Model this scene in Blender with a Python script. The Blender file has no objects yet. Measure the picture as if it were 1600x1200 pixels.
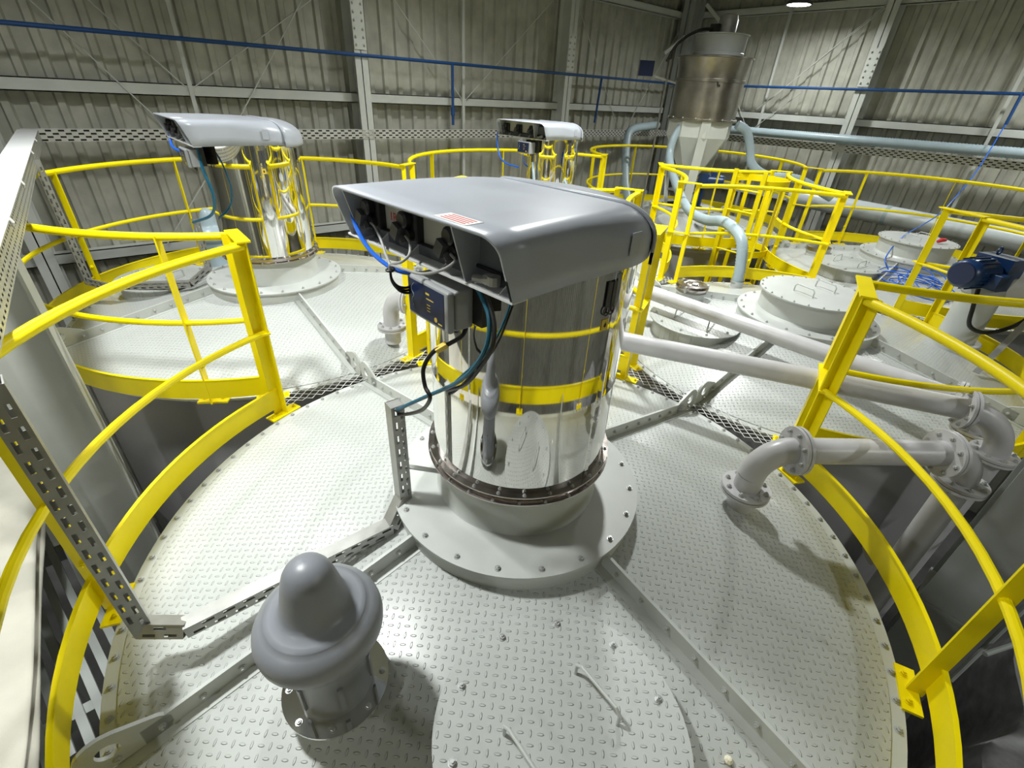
import bpy, math, random
from mathutils import Vector, Matrix
random.seed(7)
PI = math.pi
S = bpy.context.scene
COL = S.collection
def rad(a): return a*PI/180

# ------------------------------------------------------------------ camera
CAM = Vector((-1.2063, -1.3397, 1.9896))
def make_camera():
    pitch, roll, yaw = 0.5549, 0.0592, 0.7073
    f = Vector((math.sin(yaw)*math.cos(pitch), math.cos(yaw)*math.cos(pitch), -math.sin(pitch)))
    r = f.cross(Vector((0, 0, 1))).normalized(); u = r.cross(f)
    r, u = math.cos(roll)*r+math.sin(roll)*u, -math.sin(roll)*r+math.cos(roll)*u
    cd = bpy.data.cameras.new('camera'); co = bpy.data.objects.new('camera', cd); COL.objects.link(co)
    m = Matrix((r, u, -f)).transposed().to_4x4(); m.translation = CAM
    co.matrix_world = m
    cd.sensor_fit = 'HORIZONTAL'; cd.sensor_width = 36; cd.lens = 732.77/1600*36
    cd.clip_start = 0.02; cd.clip_end = 200
    S.camera = co
make_camera()

# ------------------------------------------------------------------ world, lamps' power, exposure
W = bpy.data.worlds.new('world'); S.world = W; W.use_nodes = True
W.node_tree.nodes['Background'].inputs[0].default_value = (0.75, 0.8, 0.8, 1)
W.node_tree.nodes['Background'].inputs[1].default_value = 0.1
S.view_settings.view_transform = 'Standard'; S.view_settings.look = 'None'
S.view_settings.gamma = 1; S.view_settings.use_curve_mapping = False
S.view_settings.exposure = 0.12
S.cycles.use_denoising = True
S.cycles.max_bounces = 8; S.cycles.diffuse_bounces = 4; S.cycles.glossy_bounces = 4
S.cycles.sample_clamp_indirect = 6
# ceiling lamps: x, y, z, watts, reflector angle
LAMPS = [(-1.6, 1.2, 3.9, 100, 130), (2.5, 2.1, 4.2, 165, 142), (-1.5, 4.2, 3.8, 48, 138), (5.6, 1.9, 4.0, 75, 130),
         (3.2, 5.0, 4.0, 38, 138), (9.3, 3.78, 3.56, 70, 170), (9.5, -0.6, 3.4, 55, 165), (2.6, -5.9, 3.6, 85, 170), (-6.3, -1.5, 3.6, 85, 170)]  # last two are added, to brighten the unseen walls mirrored in the filter

# ------------------------------------------------------------------ materials
def mat(name, col, rough=.5, metal=0., spec=.5, noise=0., nscale=8., bump=0., bscale=60., emit=None, coat=0.):
    m = bpy.data.materials.new(name); m.use_nodes = True
    nt = m.node_tree; b = nt.nodes['Principled BSDF']
    b.inputs['Base Color'].default_value = (*col, 1); b.inputs['Roughness'].default_value = rough
    b.inputs['Metallic'].default_value = metal; b.inputs['Specular IOR Level'].default_value = spec
    b.inputs['Coat Weight'].default_value = coat
    if emit:
        b.inputs['Emission Color'].default_value = (*emit[0], 1); b.inputs['Emission Strength'].default_value = emit[1]
    tc = nt.nodes.new('ShaderNodeTexCoord')
    if noise:
        n = nt.nodes.new('ShaderNodeTexNoise'); n.inputs['Scale'].default_value = nscale; n.inputs['Detail'].default_value = 6
        nt.links.new(tc.outputs['Object'], n.inputs['Vector'])
        rmp = nt.nodes.new('ShaderNodeValToRGB')
        rmp.color_ramp.elements[0].position = .3; rmp.color_ramp.elements[1].position = .7
        rmp.color_ramp.elements[0].color = (*[c*(1-noise) for c in col], 1)
        rmp.color_ramp.elements[1].color = (*[min(1, c*(1+noise*.5)) for c in col], 1)
        nt.links.new(n.outputs['Fac'], rmp.inputs['Fac']); nt.links.new(rmp.outputs['Color'], b.inputs['Base Color'])
        mr = nt.nodes.new('ShaderNodeMapRange'); mr.inputs['To Min'].default_value = max(0, rough-.06); mr.inputs['To Max'].default_value = min(1, rough+.08)
        nt.links.new(n.outputs['Fac'], mr.inputs['Value']); nt.links.new(mr.outputs['Result'], b.inputs['Roughness'])
    if bump:
        n2 = nt.nodes.new('ShaderNodeTexNoise'); n2.inputs['Scale'].default_value = bscale; n2.inputs['Detail'].default_value = 3
        nt.links.new(tc.outputs['Object'], n2.inputs['Vector'])
        bp = nt.nodes.new('ShaderNodeBump'); bp.inputs['Strength'].default_value = bump; bp.inputs['Distance'].default_value = .004
        nt.links.new(n2.outputs['Fac'], bp.inputs['Height']); nt.links.new(bp.outputs['Normal'], b.inputs['Normal'])
    return m

def checker_plate(name, col):
    """painted five-bar style checker plate: two sets of raised lozenges, alternating in direction"""
    m = bpy.data.materials.new(name); m.use_nodes = True
    nt = m.node_tree; N = nt.nodes; Lk = nt.links; b = N['Principled BSDF']
    b.inputs['Roughness'].default_value = .27
    tc = N.new('ShaderNodeTexCoord')
    def math_(op, a, c=None, d=None):
        n = N.new('ShaderNodeMath'); n.operation = op
        for i, v in enumerate((a, c, d)):
            if v is None: continue
            if isinstance(v, (int, float)): n.inputs[i].default_value = v
            else: Lk.new(v, n.inputs[i])
        return n.outputs[0]
    sep = N.new('ShaderNodeSeparateXYZ'); Lk.new(tc.outputs['Object'], sep.inputs[0])
    P = .047
    def loz(ox, ang):
        x = math_('SUBTRACT', math_('FRACT', math_('ADD', math_('DIVIDE', sep.outputs[0], P), ox)), .5)
        y = math_('SUBTRACT', math_('FRACT', math_('ADD', math_('DIVIDE', sep.outputs[1], P), ox)), .5)
        c, s = math.cos(ang), math.sin(ang)
        u = math_('ADD', math_('MULTIPLY', x, c/.27), math_('MULTIPLY', y, s/.27))
        v = math_('ADD', math_('MULTIPLY', x, -s/.10), math_('MULTIPLY', y, c/.10))
        r = math_('ADD', math_('MULTIPLY', u, u), math_('MULTIPLY', v, v))
        return math_('MAXIMUM', math_('SUBTRACT', 1., r), 0.)
    h = math_('MAXIMUM', loz(0., rad(45)), loz(.5, rad(-45)))
    h = math_('MINIMUM', math_('MULTIPLY', h, 1.6), 1.)
    bp = N.new('ShaderNodeBump'); bp.inputs['Strength'].default_value = 1; bp.inputs['Distance'].default_value = .0042
    Lk.new(h, bp.inputs['Height']); Lk.new(bp.outputs['Normal'], b.inputs['Normal'])
    n = N.new('ShaderNodeTexNoise'); n.inputs['Scale'].default_value = 3; n.inputs['Detail'].default_value = 5
    Lk.new(tc.outputs['Object'], n.inputs['Vector'])
    rmp = N.new('ShaderNodeValToRGB')
    rmp.color_ramp.elements[0].position = .3; rmp.color_ramp.elements[1].position = .75
    rmp.color_ramp.elements[0].color = (*[c*.93 for c in col], 1); rmp.color_ramp.elements[1].color = (*col, 1)
    Lk.new(n.outputs['Fac'], rmp.inputs['Fac']); Lk.new(rmp.outputs['Color'], b.inputs['Base Color'])
    return m

M = dict(
    deck=checker_plate('checker_plate_paint', (.50, .52, .508)),
    paint=mat('light_grey_paint', (.52, .54, .525), .38, noise=.06, nscale=5),
    pipe=mat('grey_pipe_paint', (.56, .555, .575), .33, noise=.08, nscale=6),
    shell=mat('tank_shell_paint', (.34, .34, .35), .5, noise=.08, nscale=2),
    yellow=mat('yellow_paint', (.93, .755, .0), .4, spec=.3, noise=.05, nscale=6),
    hood=mat('grey_moulded_plastic', (.41, .435, .49), .32, noise=.06, nscale=3),
    vent=mat('grey_moulded_plastic_shaded', (.27, .285, .325), .36, noise=.05, nscale=4),  # the hood's plastic, darkened in colour for the vent's weaker light
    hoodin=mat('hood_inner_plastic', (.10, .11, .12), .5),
    mirror=mat('polished_stainless', (.86, .85, .82), .035, 1., bump=.02, bscale=3),
    ring=mat('brushed_stainless', (.55, .50, .48), .22, 1., noise=.15, nscale=20),
    brush=mat('dull_stainless', (.46, .43, .38), .3, 1., noise=.25, nscale=5),
    galv=mat('galvanised_steel_shaded', (.40, .40, .385), .42, .6, noise=.15, nscale=12),  # colour darkened so the near tray sides look shaded
    galvl=mat('galvanised_steel_lit', (.62, .62, .59), .45, .4, noise=.12, nscale=12),  # same steel, lit copy without that darkening, for the wall trays
    tarp=mat('grey_tarpaulin', (.30, .30, .31), .75, noise=.35, nscale=9, bump=.5, bscale=40),
    cover=mat('tray_cover_white', (.78, .79, .8), .4),
    bolt=mat('zinc_bolt', (.55, .56, .56), .35, .6),
    pbolt=mat('painted_bolt', (.45, .46, .45), .4),
    wall=mat('corrugated_cladding', (.45, .45, .39), .5, .1, noise=.2, nscale=4),
    girt=mat('steel_section_paint', (.55, .57, .54), .45, noise=.06, nscale=4),
    column=mat('column_grey_paint', (.36, .38, .37), .5, noise=.08, nscale=3),
    ceil=mat('roof_sheet', (.35, .35, .32), .5),
    floor=mat('concrete_floor', (.16, .16, .16), .7, noise=.5, nscale=1.2),
    black=mat('black_plastic', (.012, .012, .013), .4),
    dgrey=mat('dark_grey_plastic', (.06, .06, .065), .45),
    beige=mat('beige_panel', (.42, .41, .34), .45),
    blue=mat('blue_motor_paint', (.008, .035, .12), .3, noise=.2, nscale=10),
    bluepipe=mat('blue_pipe_paint', (.012, .06, .20), .4),
    bluecable=mat('blue_cable', (.01, .12, .62), .35),
    teal=mat('teal_cable', (.01, .11, .19), .35),
    greycable=mat('grey_cable', (.35, .35, .35), .4),
    hose=mat('grey_blue_hose', (.36, .45, .50), .32, noise=.06, nscale=8),
    label=mat('panel_blue_label', (.012, .022, .075), .3),
    boxgrey=mat('enclosure_grey', (.33, .34, .35), .3),
    white=mat('white_sticker', (.8, .78, .77), .5),
    red=mat('red_print', (.55, .03, .03), .5),
    gold=mat('yellow_print', (.75, .55, .08), .5),
    wire=mat('galvanised_wire', (.75, .75, .73), .45, .1),
    sack=mat('woven_sack', (.62, .60, .52), .8, noise=.1, nscale=4, bump=.4, bscale=300),
    lens=mat('lamp_lens', (.9, .9, .9), .3, emit=((1, .99, .95), 14.)),
    duct=mat('pale_duct_paint', (.55, .60, .63), .3, noise=.05, nscale=5),
    foam=mat('foam_blob', (.8, .76, .6), .8),
)

# ------------------------------------------------------------------ mesh builder
class MB:
    def __init__(s): s.v = []; s.f = []
    def add(s, vs, fs):
        o = len(s.v); s.v += [tuple(p) for p in vs]; s.f += [tuple(i+o for i in f) for f in fs]; return s
    def hexa(s, p):  # 8 points: bottom 4 ccw, top 4 ccw
        return s.add(p, [(3, 2, 1, 0), (4, 5, 6, 7), (0, 1, 5, 4), (1, 2, 6, 5), (2, 3, 7, 6), (3, 0, 4, 7)])
    def box(s, x0, x1, y0, y1, z0, z1):
        return s.hexa([(x0, y0, z0), (x1, y0, z0), (x1, y1, z0), (x0, y1, z0), (x0, y0, z1), (x1, y0, z1), (x1, y1, z1), (x0, y1, z1)])
    def obox(s, c, ax, ay, az, hx, hy, hz):
        c = Vector(c); X, Y, Z = [Vector(a).normalized()*h for a, h in ((ax, hx), (ay, hy), (az, hz))]
        return s.hexa([c-X-Y-Z, c+X-Y-Z, c+X+Y-Z, c-X+Y-Z, c-X-Y+Z, c+X-Y+Z, c+X+Y+Z, c-X+Y+Z])
    def bar(s, p, q, w, h, up=(0, 0, 1)):  # rectangular bar p->q, width w, height h along up
        p, q = Vector(p), Vector(q); d = (q-p); sd = d.cross(Vector(up))
        if sd.length < 1e-6: sd = d.cross(Vector((1, 0, 0)))
        sd.normalize(); u = sd.cross(d).normalized()
        return s.obox((p+q)/2, d, sd, u, d.length/2, w/2, h/2)
    def tube(s, path, r, n=10, caps=True, closed=False):
        P = [Vector(p) for p in path]; R = r if isinstance(r, (list, tuple)) else [r]*len(P)
        m = len(P); T = []
        for i in range(m):
            if closed: d = P[(i+1) % m]-P[i-1]
            else: d = P[min(i+1, m-1)]-P[max(i-1, 0)]
            T.append(d.normalized())
        a = Vector((0, 0, 1)) if abs(T[0].z) < .9 else Vector((1, 0, 0))
        N = (a-T[0]*a.dot(T[0])).normalized(); vs = []
        for i in range(m):
            N = (N-T[i]*N.dot(T[i])).normalized(); B = T[i].cross(N)
            for k in range(n):
                t = 2*PI*k/n; vs.append(P[i]+(N*math.cos(t)+B*math.sin(t))*R[i])
        fs = []
        for i in range(m if closed else m-1):
            j = (i+1) % m
            for k in range(n):
                l = (k+1) % n; fs.append((i*n+k, i*n+l, j*n+l, j*n+k))
        if caps and not closed: fs += [tuple(range(n))[::-1], tuple((m-1)*n+k for k in range(n))]
        return s.add(vs, fs)
    def lathe(s, prof, n=48, c=(0, 0, 0), a0=0., a1=2*PI):
        full = abs(a1-a0-2*PI) < 1e-6; m = n if full else n+1; vs = []
        for k in range(m):
            t = a0+(a1-a0)*k/n; ct, st = math.cos(t), math.sin(t)
            vs += [(c[0]+r*ct, c[1]+r*st, c[2]+z) for r, z in prof]
        L = len(prof); fs = []
        for k in range(n):
            j = (k+1) % m
            for i in range(L-1):
                f = [k*L+i, j*L+i, j*L+i+1, k*L+i+1]
                if prof[i][0] < 1e-7: f = [k*L+i, j*L+i+1, k*L+i+1]
                elif prof[i+1][0] < 1e-7: f = [k*L+i, j*L+i, k*L+i+1]
                fs.append(f)
        return s.add(vs, fs)
    def cyl(s, p, q, r, n=20, r2=None):
        return s.tube([p, q], [r, r if r2 is None else r2], n)
    def arcplate(s, R, t, z0, z1, a0, a1, n=None, c=(0, 0)):
        n = n or max(4, int((a1-a0)/rad(3)))
        vs = []; fs = []
        for k in range(n+1):
            a = a0+(a1-a0)*k/n; ca, sa = math.cos(a), math.sin(a)
            for r, z in ((R-t/2, z0), (R+t/2, z0), (R+t/2, z1), (R-t/2, z1)): vs.append((c[0]+r*ca, c[1]+r*sa, z))
        for k in range(n):
            o, p = 4*k, 4*k+4
            for i in range(4): fs.append((o+i, p+i, p+(i+1) % 4, o+(i+1) % 4))
        fs += [(0, 1, 2, 3), (4*n+3, 4*n+2, 4*n+1, 4*n)]
        return s.add(vs, fs)
    def ring(s, ri, ro, z0, z1, n=64, c=(0, 0)):
        return s.lathe([(ri, z0), (ro, z0), (ro, z1), (ri, z1), (ri, z0)], n, (c[0], c[1], 0))
    def disc(s, r, z0, z1, n=48, c=(0, 0)):
        return s.lathe([(0, z0), (r, z0), (r, z1), (0, z1)], n, (c[0], c[1], 0))
    def prism(s, poly, z0, z1):
        n = len(poly)
        return s.add([(x, y, z0) for x, y in poly]+[(x, y, z1) for x, y in poly],
                     [tuple(range(n))[::-1], tuple(range(n, 2*n))]+[(i, (i+1) % n, n+(i+1) % n, n+i) for i in range(n)])
    def perf(s, o, u, v, L, Wd, rows, pitch, sl, sw, stagger=True):
        o, u, v = Vector(o), Vector(u).normalized(), Vector(v).normalized()
        def q(a0, a1, b0, b1): s.add([o+u*a0+v*b0, o+u*a1+v*b0, o+u*a1+v*b1, o+u*a0+v*b1], [(0, 1, 2, 3)])
        b = 0
        for r in range(rows):
            cy = Wd*(r+.5)/rows
            q(0, L, b, cy-sw/2); b = cy+sw/2
            a = 0; x = pitch*(.3 + (.5 if stagger and r % 2 else 0))
            while x+sl < L-.005:
                q(a, x, cy-sw/2, b); a = x+sl; x += pitch
            q(a, L, cy-sw/2, b)
        q(0, L, b, Wd)
        return s
    def xf(s, fn, i0=0):
        s.v = s.v[:i0]+[tuple(fn(Vector(p))) for p in s.v[i0:]]; return s

def mesh_of(name, mb, m, smooth=35):
    me = bpy.data.meshes.new(name); me.from_pydata(mb.v, [], mb.f); me.update()
    me.materials.append(m)
    if smooth:
        me.shade_smooth(); me.set_sharp_from_angle(angle=rad(smooth))
    return me
def ob(name, data, parent=None, loc=(0, 0, 0)):
    o = bpy.data.objects.new(name, data); COL.objects.link(o); o.location = loc
    if parent: o.parent = parent
    return o
def tag(o, label, cat, group=None):
    o['label'] = label; o['category'] = cat
    if group: o['group'] = group
    return o
def thing(name, label, cat, loc=(0, 0, 0), rotz=0., group=None):
    o = ob(name, None, None, loc); o.rotation_euler = (0, 0, rotz); o.empty_display_size = .1
    return tag(o, label, cat, group)
def part(name, mb, m, parent=None, world=False, smooth=35):
    """a mesh child; world=True means the builder holds world coordinates and the (unrotated) parents are subtracted"""
    if world and parent:
        off = Vector(); q = parent
        while q: off += q.location; q = q.parent
        mb.xf(lambda p: p-off)
    return ob(name, mesh_of(name, mb, m, smooth), parent)
def single(name, mb, m, label, cat, group=None, smooth=35):
    """a thing of one mesh, in world coordinates, with its origin at its base"""
    xs = [p[0] for p in mb.v]; ys = [p[1] for p in mb.v]; zs = [p[2] for p in mb.v]
    c = Vector(((min(xs)+max(xs))/2, (min(ys)+max(ys))/2, min(zs)))
    mb.xf(lambda p: p-c); o = ob(name, mesh_of(name, mb, m, smooth), None, c)
    return tag(o, label, cat, group)
def struct(name, mb, m, smooth=0):
    o = ob(name, mesh_of(name, mb, m, smooth)); o['kind'] = 'structure'; return o
def solid(o, t, off=0.):
    md = o.modifiers.new('sheet', 'SOLIDIFY'); md.thickness = t; md.offset = off; return o
BM = {}
def bolt_mesh(r, m):
    k = (round(r, 4), m.name)
    if k not in BM:
        b = MB()
        b.tube([(0, 0, 0), (0, 0, .25*r)], 1.35*r, 12)
        b.tube([(0, 0, .25*r), (0, 0, 1.1*r), (0, 0, 1.2*r)], [r, r, .85*r], 6)
        b.tube([(0, 0, 1.2*r), (0, 0, 1.7*r)], .5*r, 8)
        BM[k] = mesh_of('bolt', b, m, 30)
    return BM[k]
def bolts(parent, spots, r=.009, m=None):
    m = m or M['pbolt']
    for p, ax in spots:
        o = ob('bolt', bolt_mesh(r, m), parent, p)
        o.rotation_euler = Vector(ax).to_track_quat('Z', 'Y').to_euler()
UP = (0, 0, 1)
def circ(R, z, a_list, c=(0, 0)): return [((c[0]+R*math.cos(a), c[1]+R*math.sin(a), z), UP) for a in a_list]
def fr(n, off=0.): return [off+2*PI*k/n for k in range(n)]
def clone(o, parent=None):
    c = o.copy(); COL.objects.link(c); c.parent = parent
    for ch in list(o.children): clone(ch, c)
    return c
def spline(pts, n=8):
    P = [Vector(p) for p in pts]; P = [2*P[0]-P[1]]+P+[2*P[-1]-P[-2]]; out = []
    for i in range(1, len(P)-2):
        for k in range(n):
            t = k/n; a, b, c, d = P[i-1:i+3]
            out.append(.5*((2*b)+(c-a)*t+(2*a-5*b+4*c-d)*t*t+(3*b-a-3*c+d)*t**3))
    return out+[P[-2]]

# ------------------------------------------------------------------ layout
GR, SP = .0301, 3.686
def G(i, j): return Vector((SP*(i*math.cos(GR)-j*math.sin(GR)), SP*(i*math.sin(GR)+j*math.cos(GR)), 0))
RF, RT, RP = 1.795, 1.86, 1.835      # rim flange, toe board, post circle
def zroof(r): return max(0., min(.236, (1.775-r)*.2))

# ------------------------------------------------------------------ building shell
YW, XW, ZF, ZC = 7.2, 11.0, -5.0, 6.2
def corrugated(p, d, L, nrm, z0, z1):
    """trapezoidal cladding running from p along d, ribs towards nrm"""
    p, d, nrm = Vector(p), Vector(d), Vector(nrm); prof = []; x = 0
    while x < L:
        prof += [(x, 0), (x+.14, 0), (x+.16, .045), (x+.225, .045)]; x += .25
    b = MB(); vs = []; fs = []
    for a, h in prof:
        q = p+d*a+nrm*h; vs += [(q.x, q.y, z0), (q.x, q.y, z1)]
    for i in range(len(prof)-1): fs.append((2*i, 2*i+2, 2*i+3, 2*i+1))
    return b.add(vs, fs)
X0, Y0 = -7.5, -7.0
solid(struct('wall_left', corrugated((X0, YW, 0), (1, 0, 0), XW-X0, (0, -1, 0), ZF, ZC), M['wall']), .004)
solid(struct('wall_right', corrugated((XW, Y0, 0), (0, 1, 0), YW-Y0, (-1, 0, 0), ZF, ZC), M['wall']), .004)
solid(struct('wall_back', corrugated((X0, Y0, 0), (0, 1, 0), YW-Y0, (1, 0, 0), ZF, ZC), M['wall']), .004)
solid(struct('wall_front', corrugated((X0, Y0, 0), (1, 0, 0), XW-X0, (0, 1, 0), ZF, ZC), M['wall']), .004)
struct('floor', MB().box(X0-.3, XW+.3, Y0-.3, YW+.3, ZF-.2, ZF), M['floor'])
struct('ceiling', MB().box(X0-.3, XW+.3, Y0-.3, YW+.3, ZC, ZC+.1), M['ceil'])

def ibeam(b, x, y, z0, z1, w=.2, d=.3, along='y', t=.014):
    """vertical I section; along = direction of the web"""
    if along == 'y':
        b.box(x-w/2, x+w/2, y-d/2, y-d/2+t, z0, z1); b.box(x-w/2, x+w/2, y+d/2-t, y+d/2, z0, z1); b.box(x-t/2, x+t/2, y-d/2, y+d/2, z0, z1)
    else:
        b.box(x-d/2, x-d/2+t, y-w/2, y+w/2, z0, z1); b.box(x+d/2-t, x+d/2, y-w/2, y+w/2, z0, z1); b.box(x-d/2, x+d/2, y-t/2, y+t/2, z0, z1)
    return b
def column(x, y, along, label, dirs, group='steel wall columns'):
    c = thing('steel_column', label, 'column', (x, y, ZF), 0, group)
    part('column_shaft', ibeam(MB(), x, y, ZF, ZC, .2, .32, along), M['girt'], c, True, 0)
    # bolted splice plates
    b = MB(); sp = []
    if along == 'y':
        f = y-.16; b.box(x-.095, x+.095, f-.014, f, 2.42, 3.02)
        sp = [((x+dx, f-.014, 2.48+.096*k), (0, -1, 0)) for dx in (-.06, .06) for k in range(6)]
    else:
        f = x-.16; b.box(f-.014, f, y-.095, y+.095, 2.42, 3.02)
        sp = [((f-.014, y+dx, 2.48+.096*k), (-1, 0, 0)) for dx in (-.06, .06) for k in range(6)]
    o = part('splice_plate', b, M['girt'], c, True, 0)
    bolts(o, [(Vector(p)-Vector((x, y, ZF)), a) for p, a in sp], .016, M['girt'])
    return c
column(2.36, 6.9, 'y', 'steel column on the left wall directly behind the nearer left filter', 0)
column(6.72, 6.9, 'y', 'steel column on the left wall rising behind the far small filter', 0)
column(-2.05, 6.9, 'y', 'steel column on the left wall, hidden low behind the white covered tray', 0)
column(10.72, 2.72, 'x', 'steel column at mid length of the right wall with bolted splice', 0)
column(10.72, -1.55, 'x', 'steel column at the right end of the right wall', 0)
c = thing('corner_column', 'heavy grey steel column in the far corner behind the hopper', 'column', (10.55, 6.75, ZF))
part('column_shaft', ibeam(MB(), 10.6, 6.8, ZF, ZC, .3, .42, 'x', .02), M['column'], c, True, 0)
part('brace', MB().bar((10.35, 6.75, 3.3), (9.9, 6.9, 2.95), .07, .07), M['girt'], c, True, 0)
part('brace', MB().bar((10.6, 6.5, 3.9), (10.75, 5.9, 3.4), .07, .07), M['girt'], c, True, 0)

def girt(z, side, word):
    b = MB()
    if side == 'l':
        b.box(X0, XW-.05, 7.0, 7.012, z-.07, z+.07); b.box(X0, XW-.05, 7.0, 7.15, z+.058, z+.07); b.box(X0, XW-.05, 7.0, 7.15, z-.07, z-.058)
    else:
        b.box(10.8, 10.812, Y0, YW-.25, z-.07, z+.07); b.box(10.8, 10.95, Y0, YW-.25, z+.058, z+.07); b.box(10.8, 10.95, Y0, YW-.25, z-.07, z-.058)
    single('wall_girt', b, M['girt'], word, 'girt', 'horizontal wall girts', 0)
girt(1.80, 'l', 'long pale girt on the left wall, between blue pipe and perforated tray')
girt(3.72, 'l', 'girt at the top of the left wall near the corner column')
girt(-.15, 'l', 'lowest girt of the left wall, seen low behind the left railing')
girt(5.6, 'l', 'highest girt of the left wall under the roof')
girt(1.83, 'r', 'long pale girt on the right wall, above the hose and below the blue pipe')
girt(3.74, 'r', 'girt at the top of the right wall beside the corner column')
girt(.28, 'r', 'lowest girt of the right wall, seen behind the big grey duct')
def sag(p, q, word): single('sag_bar', MB().bar(p, q, .05, .03, (0, 1, 0) if abs(p[1]-7) < .2 else (1, 0, 0)), M['girt'], word, 'bar', 'sag bars between the girts', 0)
sag((.06, 6.99, -.2), (.06, 6.99, ZC), 'thin vertical sag bar on the left wall above the left filter')
sag((4.35, 6.99, -.2), (4.35, 6.99, ZC), 'thin vertical sag bar on the left wall between the two columns')
sag((10.79, .58, -.2), (10.79, .58, ZC), 'thin vertical sag bar at the right end of the right wall')
sag((10.79, 4.62, -.2), (10.79, 4.62, ZC), 'thin vertical sag bar on the right wall right of the hopper')
def rod(p, q, word): single('tie_rod', MB().tube([p, q], .008, 6), M['girt'], word, 'rod', 'diagonal tie rods on the walls')
rod((-2.0, 6.97, 3.6), (.02, 6.97, .9), 'diagonal tie rod slanting down to the left filter hood')
rod((-1.6, 7.0, 3.6), (0, 7.0, 1.85), 'shorter tie rod parallel to and right of the long left one')
rod((2.2, 6.97, 3.6), (.1, 6.97, .9), 'diagonal tie rod rising right from the left filter hood')
rod((.1, 6.97, .9), (-.75, 6.97, -.1), 'lower tie rod going down left behind the left railing')
rod((2.2, 7.0, 3.2), (.12, 7.0, 1.85), 'shorter tie rod rising right beside the left column')
rod((2.5, 6.97, 3.7), (4.3, 6.97, 1.85), 'tie rod slanting down right of the left column')
rod((6.6, 6.97, 3.7), (4.4, 6.97, 1.85), 'tie rod rising towards the second column')
rod((6.85, 6.97, 3.7), (8.9, 6.97, 1.2), 'tie rod slanting down right of the second column')
rod((10.4, 6.97, 3.4), (8.9, 6.97, 1.2), 'tie rod rising right to the corner column')
rod((10.76, 2.8, 3.72), (10.76, 4.75, 1.95), 'tie rod slanting across the right wall down towards the hopper')
rod((10.74, 2.85, 3.72), (10.74, 4.55, 2.1), 'second tie rod close beside the slanting rod on the right wall')
rod((10.76, 5.6, 2.5), (10.76, 4.7, 1.35), 'tie rod at the right edge of the steel hopper')
rod((10.76, 3.9, 2.3), (10.76, 4.9, 1.4), 'tie rod crossing the one beside the hopper')

# blue service pipes along the walls
def bluepipe(path, word, r=.022): single('blue_pipe', MB().tube(path, r, 10), M['bluepipe'], word, 'pipe', 'blue service pipes')
t = thing('blue_wall_pipe', 'long thin blue pipe running along the left wall', 'pipe', (2, 6.85, 2.36))
part('pipe', MB().tube([(X0, 6.72, 2.33), (10.35, 6.72, 2.37)], .024, 10), M['bluepipe'], t, True)
part('drop_pipe', MB().tube([(3.95, 6.72, 2.35), (3.95, 6.72, 1.45)], .024, 10), M['bluepipe'], t, True)
part('drop_pipe', MB().tube([(7.68, 6.72, 2.36), (7.62, 6.72, 1.52)], .024, 10), M['bluepipe'], t, True)
b = MB()
b.tube([(3.95, 6.72, 1.72), (3.95, 6.72, 1.6)], .036, 8)
part('valve', b, M['bluepipe'], t, True)
t = thing('blue_wall_pipe', 'long thin blue pipe running along the right wall', 'pipe', (10.5, 2, 2.36))
part('pipe', MB().tube([(10.52, 6.6, 2.37), (10.52, Y0, 2.39)], .024, 10), M['bluepipe'], t, True)
part('drop_pipe', MB().tube([(10.52, .42, 2.38), (10.52, .42, 1.95)], .024, 10), M['bluepipe'], t, True)

# ------------------------------------------------------------------ lamps
for i, (x, y, z, w, sp) in enumerate(LAMPS):
    words = ['round high bay lamp over the front filter, nearest of the lamps', 'round high bay lamp over the middle of the tanks',
             'round high bay lamp above the left filter', 'round high bay lamp above the caged ladder', 'round high bay lamp above the far small filter',
             'glowing round lamp at the top edge, right of the steel hopper', 'round lamp near the right end of the right wall',
             'added round lamp, unseen, lighting the front wall', 'added round lamp, unseen, lighting the back wall']
    t = thing('high_bay_lamp', words[i], 'lamp', (x, y, z), 0, 'high bay lamps')
    part('lens', MB().lathe([(0, 0), (.19, 0), (.19, .012), (0, .012)], 32), M['lens'], t)
    part('housing', MB().lathe([(.19, .002), (.22, 0), (.2, .05), (.1, .09), (.06, .16), (0, .16)], 32), M['dgrey'], t)
    part('hanger', MB().tube([(0, 0, .15), (0, 0, ZC-z)], .008, 6), M['wire'], t)
    ld = bpy.data.lights.new('lamp_light', 'AREA'); ld.shape = 'DISK'; ld.size = .36; ld.energy = w; ld.color = (.97, 1, .965); ld.spread = rad(sp)
    lo = bpy.data.objects.new('lamp_light', ld); COL.objects.link(lo); lo.location = (x, y, z-.012)

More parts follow.
